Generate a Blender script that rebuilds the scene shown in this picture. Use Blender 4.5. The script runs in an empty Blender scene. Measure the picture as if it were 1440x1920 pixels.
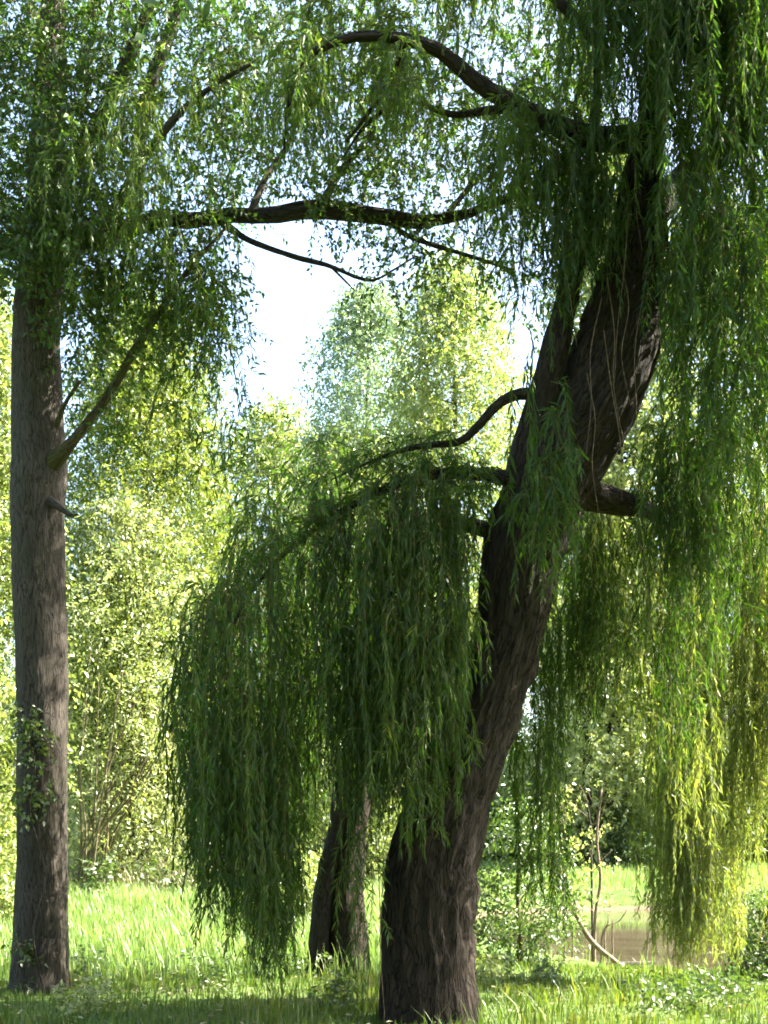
import bpy, math, random
import numpy as np
from mathutils import Vector, Matrix

# ------------------------------------------------------------------ camera, sky, sun, exposure
scene = bpy.context.scene
rng = np.random.default_rng(7)
random.seed(7)
F = 2000.0            # focal length in photo pixels (photo 1440 x 1920)
HZ = 1564.0           # image row of the horizon
CAM_H = 1.6
cam_d = bpy.data.cameras.new('camera')
cam = bpy.data.objects.new('camera', cam_d)
scene.collection.objects.link(cam)
cam.location = (0, 0, CAM_H)
cam.rotation_euler = (math.pi / 2, 0, 0)
cam_d.sensor_fit = 'VERTICAL'
cam_d.sensor_height = 24.0
cam_d.sensor_width = 18.0
cam_d.lens = 24.0 * F / 1920.0
cam_d.shift_y = (HZ - 960.0) / 1920.0
cam_d.clip_start = 0.05
cam_d.clip_end = 2000
scene.camera = cam

SUN_AZ = math.radians(79)     # from +Y (view direction) towards +X
SUN_EL = math.radians(48)
SUN_DIR = Vector((math.sin(SUN_AZ) * math.cos(SUN_EL), math.cos(SUN_AZ) * math.cos(SUN_EL), math.sin(SUN_EL)))
world = bpy.data.worlds.new('World')
scene.world = world
world.use_nodes = True
wn = world.node_tree.nodes
wl = world.node_tree.links
wn.clear()
sky = wn.new('ShaderNodeTexSky')
sky.sky_type = 'NISHITA'
sky.sun_disc = False
sky.sun_elevation = SUN_EL
sky.sun_rotation = SUN_AZ
sky.air_density = 1.0
sky.dust_density = 3.0
bg = wn.new('ShaderNodeBackground')
bg.inputs['Strength'].default_value = 0.085
wo = wn.new('ShaderNodeOutputWorld')
wl.new(sky.outputs[0], bg.inputs['Color'])
wl.new(bg.outputs[0], wo.inputs['Surface'])
sun_d = bpy.data.lights.new('sun', 'SUN')
sun_d.energy = 5.0
sun_d.angle = math.radians(0.5)
sun_d.color = (1.0, 0.95, 0.84)
sun = bpy.data.objects.new('sun', sun_d)
scene.collection.objects.link(sun)
sun.location = (20, 20, 40)
sun.rotation_euler = (-SUN_DIR).to_track_quat('-Z', 'Y').to_euler()
scene.view_settings.view_transform = 'Standard'
scene.view_settings.look = 'None'
scene.view_settings.exposure = 3.35
scene.view_settings.gamma = 1.0
scene.view_settings.use_curve_mapping = False
scene.cycles.use_light_tree = False
scene.cycles.use_denoising = True
scene.cycles.max_bounces = 4
scene.cycles.diffuse_bounces = 4
scene.cycles.transmission_bounces = 4
scene.cycles.sample_clamp_indirect = 6.0
scene.cycles.use_adaptive_sampling = True
scene.cycles.adaptive_threshold = 0.03
scene.cycles.filter_width = 1.8

# ------------------------------------------------------------------ helpers
C = scene.collection
DOWN = np.array([0, 0, -1.0])


def P(px, py, Y):
    """photo pixel at a real distance -> world point"""
    return np.array([(px - 720.0) * Y / F, Y, CAM_H + (HZ - py) * Y / F])


def tag(o, label=None, cat=None, group=None, kind=None):
    if label: o['label'] = label
    if cat: o['category'] = cat
    if group: o['group'] = group
    if kind: o['kind'] = kind
    return o


def empty(name, loc=(0, 0, 0)):
    o = bpy.data.objects.new(name, None)
    o.empty_display_size = 0.2
    o.location = loc
    C.objects.link(o)
    return o


def link(name, me, parent=None):
    o = bpy.data.objects.new(name, me)
    C.objects.link(o)
    if parent is not None:                       # vertices are made in world space: bring them to the thing's own origin
        me.transform(Matrix.Translation(parent.location).inverted())
        o.parent = parent
    return o


def norm(v):
    return v / np.maximum(np.linalg.norm(v, axis=-1, keepdims=True), 1e-9)


def hash3(i, j, k):
    n = (i * 374761393 + j * 668265263 + k * 2147483647 * 3 + 1013904223).astype(np.int64) & 0x7fffffff
    n = ((n ^ (n >> 13)) * 1274126177) & 0x7fffffff
    n = n ^ (n >> 16)
    return (n & 0xffff) / 65535.0


def vnoise(x, y, z):
    """value noise 0..1, vectorised"""
    xi, yi, zi = np.floor(x).astype(np.int64), np.floor(y).astype(np.int64), np.floor(z).astype(np.int64)
    fx, fy, fz = x - xi, y - yi, z - zi
    fx, fy, fz = [f * f * (3 - 2 * f) for f in (fx, fy, fz)]
    r = 0
    for a in (0, 1):
        for b in (0, 1):
            for c in (0, 1):
                w = (fx if a else 1 - fx) * (fy if b else 1 - fy) * (fz if c else 1 - fz)
                r = r + w * hash3(xi + a, yi + b, zi + c)
    return r


def spline(pts, n):
    """Catmull-Rom through rows of pts, resampled to n rows"""
    pts = np.asarray(pts, float)
    if len(pts) < 3:
        t = np.linspace(0, 1, n)[:, None]
        return pts[0] * (1 - t) + pts[-1] * t
    ext = np.vstack([2 * pts[0] - pts[1], pts, 2 * pts[-1] - pts[-2]])
    d = np.concatenate([[0], np.cumsum(np.linalg.norm(np.diff(pts[:, :3], axis=0), axis=1))])
    u = np.interp(np.linspace(0, d[-1], n), d, np.arange(len(pts)))
    i = np.clip(np.floor(u).astype(int), 0, len(pts) - 2)
    t = (u - i)[:, None]
    p0, p1, p2, p3 = ext[i], ext[i + 1], ext[i + 2], ext[i + 3]
    return 0.5 * ((2 * p1) + (-p0 + p2) * t + (2 * p0 - 5 * p1 + 4 * p2 - p3) * t ** 2 + (-p0 + 3 * p1 - 3 * p2 + p3) * t ** 3)


# ------------------------------------------------------------------ materials
def new_mat(name):
    m = bpy.data.materials.new(name)
    m.use_nodes = True
    m.node_tree.nodes.clear()
    return m, m.node_tree.nodes, m.node_tree.links


def ramp(nodes, stops):
    r = nodes.new('ShaderNodeValToRGB')
    els = r.color_ramp.elements
    while len(els) > 1: els.remove(els[-1])
    els[0].position, els[0].color = stops[0][0], (*stops[0][1], 1)
    for p, c in stops[1:]:
        e = els.new(p); e.color = (*c, 1)
    return r


def leaf_mat(name, stops, trans=0.5, tcol=(1.25, 1.35, 0.55), gloss=0.06, rough=0.42):
    """leaf: diffuse above, light shining through, a thin waxy sheen; colour varies per leaf"""
    m, n, l = new_mat(name)
    at = n.new('ShaderNodeAttribute'); at.attribute_name = 'tint'
    r = ramp(n, stops)
    l.new(at.outputs['Fac'], r.inputs[0])
    df = n.new('ShaderNodeBsdfDiffuse')
    l.new(r.outputs[0], df.inputs['Color'])
    mul = n.new('ShaderNodeMix'); mul.data_type = 'RGBA'; mul.blend_type = 'MULTIPLY'
    mul.inputs[0].default_value = 1.0
    l.new(r.outputs[0], mul.inputs[6])
    mul.inputs[7].default_value = (*tcol, 1)
    tr = n.new('ShaderNodeBsdfTranslucent')
    l.new(mul.outputs[2], tr.inputs['Color'])
    mx = n.new('ShaderNodeMixShader'); mx.inputs[0].default_value = trans
    l.new(df.outputs[0], mx.inputs[1]); l.new(tr.outputs[0], mx.inputs[2])
    gl = n.new('ShaderNodeBsdfGlossy'); gl.inputs['Roughness'].default_value = rough
    gl.inputs['Color'].default_value = (0.95, 1.0, 0.9, 1)
    mx2 = n.new('ShaderNodeMixShader'); mx2.inputs[0].default_value = gloss
    l.new(mx.outputs[0], mx2.inputs[1]); l.new(gl.outputs[0], mx2.inputs[2])
    o = n.new('ShaderNodeOutputMaterial'); l.new(mx2.outputs[0], o.inputs[0])
    return m


def bark_mat(name, dark, light, moss=None, stretch=0.2, scale=20, bump=0.9, crack=1.0):
    """furrowed bark: plates parted by dark cracks that run along the stem"""
    m, n, l = new_mat(name)
    at = n.new('ShaderNodeAttribute'); at.attribute_name = 'bark'
    wn_ = n.new('ShaderNodeTexNoise'); wn_.inputs['Scale'].default_value = 5; wn_.inputs['Detail'].default_value = 3
    l.new(at.outputs['Vector'], wn_.inputs['Vector'])
    wa = n.new('ShaderNodeMix'); wa.data_type = 'RGBA'; wa.blend_type = 'LINEAR_LIGHT'; wa.inputs[0].default_value = 0.05
    l.new(at.outputs['Vector'], wa.inputs[6]); l.new(wn_.outputs['Color'], wa.inputs[7])
    mp = n.new('ShaderNodeMapping'); mp.inputs['Scale'].default_value = (1, 1, stretch)
    l.new(wa.outputs[2], mp.inputs['Vector'])
    n1 = n.new('ShaderNodeTexNoise'); n1.inputs['Scale'].default_value = scale * 2.2
    n1.inputs['Detail'].default_value = 6; n1.inputs['Roughness'].default_value = 0.65
    l.new(mp.outputs[0], n1.inputs['Vector'])
    vo = n.new('ShaderNodeTexVoronoi'); vo.feature = 'DISTANCE_TO_EDGE'; vo.inputs['Scale'].default_value = scale
    l.new(mp.outputs[0], vo.inputs['Vector'])
    mr = n.new('ShaderNodeMapRange'); mr.interpolation_type = 'SMOOTHSTEP'; mr.inputs[2].default_value = 0.2
    l.new(vo.outputs['Distance'], mr.inputs[0])
    h = n.new('ShaderNodeMath'); h.operation = 'MULTIPLY_ADD'; h.inputs[1].default_value = 0.45 * crack
    l.new(mr.outputs[0], h.inputs[0]); l.new(n1.outputs[0], h.inputs[2])
    r = ramp(n, [(0.42, dark), (0.45 + 0.3 * crack, tuple(0.45 * a + 0.55 * b for a, b in zip(dark, light))), (0.6 + 0.42 * crack, light)])
    l.new(h.outputs[0], r.inputs[0])
    col = r.outputs[0]
    n2 = n.new('ShaderNodeTexNoise'); n2.inputs['Scale'].default_value = 2.2; n2.inputs['Detail'].default_value = 5
    l.new(at.outputs['Vector'], n2.inputs['Vector'])
    if moss:
        r2 = ramp(n, [(0.46, (0, 0, 0)), (0.64, (1, 1, 1))])
        l.new(n2.outputs[0], r2.inputs[0])
        mx = n.new('ShaderNodeMix'); mx.data_type = 'RGBA'
        fm = n.new('ShaderNodeMath'); fm.operation = 'MULTIPLY'; fm.inputs[1].default_value = 0.6
        l.new(r2.outputs[0], fm.inputs[0]); l.new(fm.outputs[0], mx.inputs[0])
        l.new(col, mx.inputs[6]); mx.inputs[7].default_value = (*moss, 1)
        col = mx.outputs[2]
    b = n.new('ShaderNodeBump'); b.inputs['Strength'].default_value = bump; b.inputs['Distance'].default_value = 0.03
    l.new(h.outputs[0], b.inputs['Height'])
    p = n.new('ShaderNodeBsdfPrincipled'); p.inputs['Roughness'].default_value = 0.9
    p.inputs['Specular IOR Level'].default_value = 0.15
    l.new(col, p.inputs['Base Color']); l.new(b.outputs[0], p.inputs['Normal'])
    o = n.new('ShaderNodeOutputMaterial'); l.new(p.outputs[0], o.inputs[0])
    return m


M = {}
M['willow_bark'] = bark_mat('willow_bark', (0.0045, 0.0035, 0.0023), (0.037, 0.027, 0.019), (0.014, 0.0115, 0.0055), stretch=0.12, scale=32, bump=0.8, crack=0.6)
M['grey_bark'] = bark_mat('grey_bark', (0.012, 0.0098, 0.0077), (0.069, 0.058, 0.045), (0.026, 0.023, 0.014), stretch=0.09, scale=38, bump=0.5, crack=0.45)
M['dark_bark'] = bark_mat('dark_bark', (0.006, 0.005, 0.004), (0.036, 0.03, 0.025), (0.016, 0.015, 0.009), stretch=0.12, scale=34, bump=0.6, crack=0.5)
M['mossy_bark'] = bark_mat('mossy_bark', (0.022, 0.018, 0.009), (0.09, 0.074, 0.037), (0.055, 0.055, 0.02), stretch=0.12, scale=34, crack=0.6)
M['shrub_bark'] = bark_mat('shrub_bark', (0.07, 0.058, 0.03), (0.17, 0.14, 0.08), (0.1, 0.1, 0.04), scale=40, bump=0.3)
M['twig'] = bark_mat('twig_bark', (0.05, 0.04, 0.017), (0.12, 0.095, 0.04), None, scale=40, bump=0.2)
M['bare_twig'] = bark_mat('bare_twig', (0.07, 0.047, 0.03), (0.14, 0.1, 0.065), None, scale=40, bump=0.2)
M['pale_twig'] = bark_mat('pale_twig', (0.1, 0.075, 0.05), (0.2, 0.155, 0.11), None, scale=40, bump=0.2)

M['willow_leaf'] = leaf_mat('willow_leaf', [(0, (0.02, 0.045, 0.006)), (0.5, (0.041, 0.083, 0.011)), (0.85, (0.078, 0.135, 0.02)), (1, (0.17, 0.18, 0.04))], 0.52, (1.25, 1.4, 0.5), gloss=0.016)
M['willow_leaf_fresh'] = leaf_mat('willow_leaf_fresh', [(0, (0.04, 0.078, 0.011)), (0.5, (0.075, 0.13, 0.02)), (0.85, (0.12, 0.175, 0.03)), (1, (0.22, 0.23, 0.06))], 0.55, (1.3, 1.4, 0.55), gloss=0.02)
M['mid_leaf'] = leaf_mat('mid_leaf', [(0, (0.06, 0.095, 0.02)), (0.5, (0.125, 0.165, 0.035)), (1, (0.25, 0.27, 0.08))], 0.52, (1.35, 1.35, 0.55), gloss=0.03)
M['willow_leaf_sunlit'] = leaf_mat('willow_leaf_sunlit', [(0, (0.065, 0.098, 0.018)), (0.5, (0.13, 0.175, 0.034)), (1, (0.28, 0.29, 0.09))], 0.58, (1.45, 1.42, 0.7), gloss=0.03)  # brighter copy of willow_leaf: sun shining through is put into its colour
M['poplar_leaf'] = leaf_mat('poplar_leaf', [(0, (0.02, 0.046, 0.01)), (0.6, (0.042, 0.085, 0.016)), (1, (0.1, 0.15, 0.028))], 0.5, gloss=0.03)
M['bright_leaf'] = leaf_mat('bright_leaf', [(0, (0.1, 0.145, 0.04)), (0.5, (0.19, 0.24, 0.07)), (1, (0.34, 0.36, 0.15))], 0.54, (1.3, 1.28, 0.72), gloss=0.05)
M['silver_leaf'] = leaf_mat('silver_leaf', [(0, (0.15, 0.19, 0.06)), (0.5, (0.25, 0.29, 0.11)), (0.85, (0.36, 0.39, 0.19)), (1, (0.6, 0.6, 0.46))], 0.5, (1.25, 1.25, 0.65), gloss=0.06)
M['blue_leaf'] = leaf_mat('blue_leaf', [(0, (0.1, 0.15, 0.075)), (0.5, (0.16, 0.22, 0.11)), (1, (0.26, 0.31, 0.16))], 0.5, (1.15, 1.25, 0.8), gloss=0.09)
M['bush_leaf'] = leaf_mat('bush_leaf', [(0, (0.035, 0.065, 0.016)), (0.6, (0.065, 0.105, 0.026)), (1, (0.13, 0.17, 0.05))], 0.45, gloss=0.05)
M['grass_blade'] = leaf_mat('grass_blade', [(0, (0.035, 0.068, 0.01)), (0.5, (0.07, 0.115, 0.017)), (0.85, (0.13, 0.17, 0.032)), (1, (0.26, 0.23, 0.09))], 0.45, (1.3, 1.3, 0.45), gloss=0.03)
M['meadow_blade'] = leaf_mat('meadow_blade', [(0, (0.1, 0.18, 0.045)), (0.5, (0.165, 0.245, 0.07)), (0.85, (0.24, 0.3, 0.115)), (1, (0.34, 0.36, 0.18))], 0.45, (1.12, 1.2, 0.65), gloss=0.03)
M['dry_blade'] = leaf_mat('dry_blade', [(0, (0.1, 0.09, 0.045)), (0.6, (0.18, 0.16, 0.09)), (1, (0.3, 0.26, 0.17))], 0.25, (1.1, 1.0, 0.7), gloss=0.02)


def ground_mat():
    m, n, l = new_mat('soil_and_turf')
    tc = n.new('ShaderNodeTexCoord')
    n1 = n.new('ShaderNodeTexNoise'); n1.inputs['Scale'].default_value = 0.9; n1.inputs['Detail'].default_value = 8
    l.new(tc.outputs['Object'], n1.inputs['Vector'])
    n2 = n.new('ShaderNodeTexNoise'); n2.inputs['Scale'].default_value = 22; n2.inputs['Detail'].default_value = 6
    l.new(tc.outputs['Object'], n2.inputs['Vector'])
    r = ramp(n, [(0.35, (0.045, 0.075, 0.018)), (0.55, (0.075, 0.11, 0.028)), (0.72, (0.13, 0.115, 0.06))])
    a = n.new('ShaderNodeMath'); a.operation = 'MULTIPLY_ADD'; a.inputs[1].default_value = 0.4
    l.new(n2.outputs[0], a.inputs[0]); 
    b_ = n.new('ShaderNodeMath'); b_.operation = 'MULTIPLY'; b_.inputs[1].default_value = 0.62
    l.new(n1.outputs[0], b_.inputs[0]); l.new(b_.outputs[0], a.inputs[2])
    l.new(a.outputs[0], r.inputs[0])
    # mud where the ground lies at or under the waterline
    ge = n.new('ShaderNodeNewGeometry'); sx = n.new('ShaderNodeSeparateXYZ'); l.new(ge.outputs['Position'], sx.inputs[0])
    mr = n.new('ShaderNodeMapRange'); mr.inputs[1].default_value = -0.3; mr.inputs[2].default_value = -0.41
    l.new(sx.outputs['Z'], mr.inputs[0])
    mx = n.new('ShaderNodeMix'); mx.data_type = 'RGBA'; l.new(mr.outputs[0], mx.inputs[0])
    l.new(r.outputs[0], mx.inputs[6]); mx.inputs[7].default_value = (0.12, 0.09, 0.06, 1)
    bp = n.new('ShaderNodeBump'); bp.inputs['Strength'].default_value = 0.8; bp.inputs['Distance'].default_value = 0.05
    l.new(n2.outputs[0], bp.inputs['Height'])
    p = n.new('ShaderNodeBsdfPrincipled'); p.inputs['Roughness'].default_value = 0.95
    p.inputs['Specular IOR Level'].default_value = 0.1
    l.new(mx.outputs[2], p.inputs['Base Color']); l.new(bp.outputs[0], p.inputs['Normal'])
    o = n.new('ShaderNodeOutputMaterial'); l.new(p.outputs[0], o.inputs[0])
    return m


def water_mat():
    m, n, l = new_mat('pond_water')
    tc = n.new('ShaderNodeTexCoord')
    n1 = n.new('ShaderNodeTexNoise'); n1.inputs['Scale'].default_value = 5; n1.inputs['Detail'].default_value = 3
    l.new(tc.outputs['Object'], n1.inputs['Vector'])
    n2 = n.new('ShaderNodeTexNoise'); n2.inputs['Scale'].default_value = 0.8; n2.inputs['Detail'].default_value = 6
    l.new(tc.outputs['Object'], n2.inputs['Vector'])
    r = ramp(n, [(0.35, (0.035, 0.028, 0.016)), (0.65, (0.07, 0.058, 0.036))])
    l.new(n2.outputs[0], r.inputs[0])
    bp = n.new('ShaderNodeBump'); bp.inputs['Strength'].default_value = 0.10; bp.inputs['Distance'].default_value = 0.02
    l.new(n1.outputs[0], bp.inputs['Height'])
    p = n.new('ShaderNodeBsdfPrincipled'); p.inputs['Roughness'].default_value = 0.03
    p.inputs['IOR'].default_value = 1.33
    l.new(r.outputs[0], p.inputs['Base Color']); l.new(bp.outputs[0], p.inputs['Normal'])
    o = n.new('ShaderNodeOutputMaterial'); l.new(p.outputs[0], o.inputs[0])
    return m


M['ground'] = ground_mat()
M['water'] = water_mat()

# ------------------------------------------------------------------ geometry collectors


def tri_mesh(name, V, T, mats, mat_index=None, tint=None, bark=None, smooth=False):
    me = bpy.data.meshes.new(name)
    nv, nt = len(V), len(T)
    me.vertices.add(nv); me.loops.add(nt * 3); me.polygons.add(nt)
    me.vertices.foreach_set('co', np.ascontiguousarray(V, dtype=np.float32).ravel())
    me.loops.foreach_set('vertex_index', np.ascontiguousarray(T, dtype=np.int32).ravel())
    me.polygons.foreach_set('loop_start', np.arange(0, nt * 3, 3, dtype=np.int32))
    me.polygons.foreach_set('loop_total', np.full(nt, 3, dtype=np.int32))
    if mat_index is not None:
        me.polygons.foreach_set('material_index', np.ascontiguousarray(mat_index, dtype=np.int32))
    if smooth:
        me.polygons.foreach_set('use_smooth', np.ones(nt, dtype=bool))
    if tint is not None:
        a = me.attributes.new('tint', 'FLOAT', 'POINT')
        a.data.foreach_set('value', np.ascontiguousarray(tint, dtype=np.float32))
    if bark is not None:
        a = me.attributes.new('bark', 'FLOAT_VECTOR', 'POINT')
        a.data.foreach_set('vector', np.ascontiguousarray(bark, dtype=np.float32).ravel())
    for m in mats: me.materials.append(m)
    me.update()
    return me


class Wood:
    """tapered tubes with furrowed bark, joined into one skin"""

    def __init__(self):
        self.V, self.T, self.B, self.n = [], [], [], 0

    def tube(self, path, sides=10, furrow=0.0, freq=5.0, lump=0.0, step=None, seed=0, cap=True):
        path = np.asarray(path, float)
        length = np.sum(np.linalg.norm(np.diff(path[:, :3], axis=0), axis=1))
        m = max(4, int(length / (step or max(0.05, length / 24))))
        q = spline(path, m)
        p, r = q[:, :3], np.maximum(q[:, 3], 0.0015)
        t = norm(np.gradient(p, axis=0))
        ref = np.array([0.0, -1.0, 0.03])
        u = np.zeros_like(p)
        prev = ref - t[0] * ref.dot(t[0])
        for i in range(m):
            prev = prev - t[i] * prev.dot(t[i]); prev = prev / max(np.linalg.norm(prev), 1e-6); u[i] = prev
        w = np.cross(t, u)
        ang = np.linspace(0, 2 * math.pi, sides, endpoint=False)
        ca, sa = np.cos(ang), np.sin(ang)
        s = np.linspace(0, length, m)
        R = np.repeat(r[:, None], sides, 1)
        bx = ca[None] * R + seed * 3.1; by = sa[None] * R; bz = np.repeat(s[:, None], sides, 1)
        if lump:
            R = R * (1 + lump * (vnoise(ca[None] * 1.3 + 10 + seed + 0 * bz, sa[None] * 1.3 + 10 + 0 * bz, bz * 1.1 + seed) - 0.5) * 2)
        if furrow:
            wob = 0.5 * vnoise(ca[None] * 2 + 5 + 0 * bz, sa[None] * 2 + 5 + 0 * bz, bz * 2.2 + seed)
            f1 = vnoise((ca[None] + wob) * freq + 40, (sa[None] + wob) * freq + 40, bz * 1.9 + seed)
            f2 = vnoise((ca[None] + wob) * freq * 2.3 + 80, (sa[None] + wob) * freq * 2.3 + 80, bz * 4.5 + seed)
            R = R + furrow * ((np.abs(f1 - 0.5) * 2) ** 0.7 - 0.5) + furrow * 0.5 * (f2 - 0.5)
        V = p[:, None] + u[:, None] * (ca[None] * R)[..., None] + w[:, None] * (sa[None] * R)[..., None]
        V = V.reshape(-1, 3)
        i = np.arange(m - 1)[:, None] * sides; j = np.arange(sides)[None]; j2 = (j + 1) % sides
        a, b, c, d = i + j, i + j2, i + sides + j2, i + sides + j
        T = np.concatenate([np.stack([a, b, c], -1).reshape(-1, 3), np.stack([a, c, d], -1).reshape(-1, 3)])
        B = np.stack([bx, by, bz], -1).reshape(-1, 3)
        if cap:
            V = np.vstack([V, p[-1] + t[-1] * r[-1] * 0.5, p[0]])
            B = np.vstack([B, B[-1], B[0]])
            e = (m - 1) * sides; jj = np.arange(sides); jj2 = (jj + 1) % sides
            T = np.vstack([T, np.stack([e + jj, e + jj2, np.full(sides, m * sides)], -1), np.stack([jj2, jj, np.full(sides, m * sides + 1)], -1)])
        self.V.append(V); self.T.append(T + self.n); self.B.append(B); self.n += len(V)
        return self

    def build(self, name, mat, parent=None):
        me = tri_mesh(name, np.vstack(self.V), np.vstack(self.T), [mat], bark=np.vstack(self.B), smooth=True)
        return link(name, me, parent)


class Leaves:
    """many small leaves on thin twigs; one mesh"""

    def __init__(self):
        self.V, self.T, self.t, self.mi, self.B, self.n = [], [], [], [], [], 0

    def leaves(self, base, axis, L, W, tint, fold=0.12, droop=0.15, flat=None, mid=0.4):
        k = len(base)
        if k == 0: return
        L = np.broadcast_to(np.asarray(L, float), (k,))[:, None]; W = np.broadcast_to(np.asarray(W, float), (k,))[:, None]
        axis = norm(axis)
        ref = rng.normal(size=(k, 3))
        if flat is not None: ref = ref * (1 - flat) + np.cross(axis, np.array([0, 0, 1.0])) * flat * 2
        wd = norm(ref - axis * np.sum(ref * axis, 1, keepdims=True))
        nn = np.cross(axis, wd)
        up = nn * np.where(nn[:, 2:3] < 0, -1, 1)
        tip = base + axis * L + DOWN * L * droop
        a = base + axis * L * mid + wd * W * 0.5 + up * W * fold
        b = base + axis * L * mid - wd * W * 0.5 + up * W * fold
        V = np.stack([base, a, tip, b], 1).reshape(-1, 3)
        i = np.arange(k)[:, None] * 4 + self.n
        T = np.concatenate([i + [0, 2, 1], i + [0, 3, 2]], 1).reshape(-1, 3)
        self.V.append(V); self.T.append(T); self.n += 4 * k
        self.t.append(np.repeat(np.clip(tint, 0, 1), 4)); self.mi.append(np.zeros(2 * k, int))
        self.B.append(np.zeros((4 * k, 3)))

    def twigs(self, pts, r0, r1):
        """pts (n, m, 3): three-sided tapering twigs"""
        n, m, _ = pts.shape
        tan = norm(np.gradient(pts, axis=1))
        ref = np.array([0.3, 1.0, 0.2])
        u = norm(np.cross(tan, ref)); w = np.cross(tan, u)
        r = np.linspace(0, 1, m)[None, :, None] * (r1 - r0) + r0
        rings = []
        for a in (0, 2.094, 4.189):
            rings.append(pts + (u * math.cos(a) + w * math.sin(a)) * r)
        V = np.stack(rings, 2)                              # n, m, 3, 3
        base = (np.arange(n)[:, None] * m + np.arange(m - 1)[None]).reshape(-1) * 3 + self.n
        T = []
        for j in range(3):
            j2 = (j + 1) % 3
            T.append(np.stack([base + j, base + j2, base + 3 + j2], -1)); T.append(np.stack([base + j, base + 3 + j2, base + 3 + j], -1))
        T = np.concatenate(T)
        V = V.reshape(-1, 3)
        self.V.append(V); self.T.append(T); self.n += len(V)
        self.t.append(np.full(len(V), 0.5)); self.mi.append(np.ones(len(T), int)); self.B.append(V * 1.0)

    def strands(self, S, Ln, out=None, bend=0.35, sway=0.05, spacing=0.019, L=0.1, W=0.0135, spread=0.7, twig=True, tint=None, rt=0.0035, lift=0.3):
        """weeping shoots: leave the limb outwards, then hang; narrow leaves all the way down"""
        S = np.asarray(S, float); n = len(S)
        Ln = np.broadcast_to(np.asarray(Ln, float), (n,))
        if out is None:
            a = rng.uniform(0, 2 * math.pi, n); out = np.stack([np.cos(a), np.sin(a), 0 * a], 1)
        bend = np.broadcast_to(bend, (n,)) * rng.uniform(0.5, 1.5, n)
        ph = rng.uniform(0, 6.28, (n, 4)); am = rng.normal(size=(n, 2)) * sway
        st = np.zeros(n) if tint is None else tint
        st = st + rng.normal(size=n) * 0.1

        def curve(s, idx):
            b = bend[idx]; e = 1 - np.exp(-s / b)
            o = out[idx]
            p = S[idx] + o * (b * e)[:, None]
            p[:, 2] += -(s - b * e) + lift * b * e * (1 - 0.5 * e)
            q = s / Ln.max()
            p[:, 0] += am[idx, 0] * np.sin(2.4 * s + ph[idx, 0]) * np.minimum(s, 1) + 0.012 * np.sin(9 * s + ph[idx, 2])
            p[:, 1] += am[idx, 1] * np.sin(2.1 * s + ph[idx, 1]) * np.minimum(s, 1) + 0.012 * np.sin(8 * s + ph[idx, 3])
            return p
        cnt = np.maximum(3, (Ln / spacing)).astype(int)
        idx = np.repeat(np.arange(n), cnt)
        pos = np.concatenate([np.arange(c) for c in cnt])
        s = (pos + rng.uniform(-0.4, 0.4, len(pos))) / np.repeat(cnt, cnt) * Ln[idx]
        s = np.clip(s, 0.02, None)
        frac = s / Ln[idx]
        p = curve(s, idx); tn = norm(curve(s + 0.02, idx) - p)
        side = rng.normal(size=p.shape); side = norm(side - tn * np.sum(side * tn, 1, keepdims=True))
        ax = norm(tn + side * (spread * (rng.uniform(0.35, 1.4, n)[idx] * rng.uniform(0.3, 1.7, len(s))))[:, None] + DOWN * 0.3)
        k = (0.55 + 0.45 * np.minimum(frac * 6, 1)) * (1 - 0.5 * np.clip((frac - 0.8) / 0.2, 0, 1)) * rng.uniform(0.4, 1.25, len(s))
        self.leaves(p, ax, L * k, W * k * rng.uniform(0.8, 1.25, len(s)), 0.42 + st[idx] + rng.normal(size=len(s)) * 0.16, fold=0.2, droop=rng.uniform(0, 0.2, len(s))[:, None], mid=0.38)
        if twig:
            m = 9
            ss = np.linspace(0, 1, m)
            pts = np.stack([curve(Ln * x, np.arange(n)) for x in ss], 1)
            self.twigs(pts, rt, rt * 0.35)

    def shoots(self, S, D, Ln, spacing=0.04, L=0.07, W=0.04, droop=0.25, tint=None, twig=True, rt=0.004, flat=0.3, angle=0.9):
        """short leafy shoots from S in direction D"""
        n = len(S); Ln = np.broadcast_to(np.asarray(Ln, float), (n,)); D = norm(D)
        cnt = np.maximum(3, (Ln / spacing)).astype(int)
        idx = np.repeat(np.arange(n), cnt); pos = np.concatenate([np.arange(c) for c in cnt])
        f = (pos + 0.6) / np.repeat(cnt, cnt)

        def curve(f, idx):
            return S[idx] + D[idx] * (f * Ln[idx])[:, None] + DOWN * (droop * Ln[idx] * f * f)[:, None]
        p = curve(f, idx); tn = norm(curve(f + 0.05, idx) - p)
        side = rng.normal(size=p.shape); side = norm(side - tn * np.sum(side * tn, 1, keepdims=True))
        ax = tn * rng.uniform(0.2, 0.8, len(f))[:, None] + side * angle + DOWN * 0.25
        st = (np.zeros(n) if tint is None else tint) + rng.normal(size=n) * 0.08
        k = rng.uniform(0.6, 1.2, len(f))
        self.leaves(p, ax, L * k, W * k, 0.42 + st[idx] + rng.normal(size=len(f)) * 0.16, fold=0.15, droop=0.12, flat=flat)
        if twig:
            pts = np.stack([curve(np.full(n, x), np.arange(n)) for x in (0, 0.35, 0.7, 1.0)], 1)
            self.twigs(pts, rt, rt * 0.3)

    def build(self, name, leafmat, parent=None, twigmat=None):
        me = tri_mesh(name, np.vstack(self.V), np.vstack(self.T), [leafmat, twigmat or M['twig']],
                      mat_index=np.concatenate(self.mi), tint=np.concatenate(self.t), bark=np.vstack(self.B))
        return link(name, me, parent)


def W(path, Y=None):
    """rows (px, py, width_px[, Y]) -> (x, y, z, radius)"""
    out = []
    for r in path:
        yy = r[3] if len(r) > 3 else Y
        out.append([*P(r[0], r[1], yy), r[2] * 0.5 * yy / F])
    return np.array(out)


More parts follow.
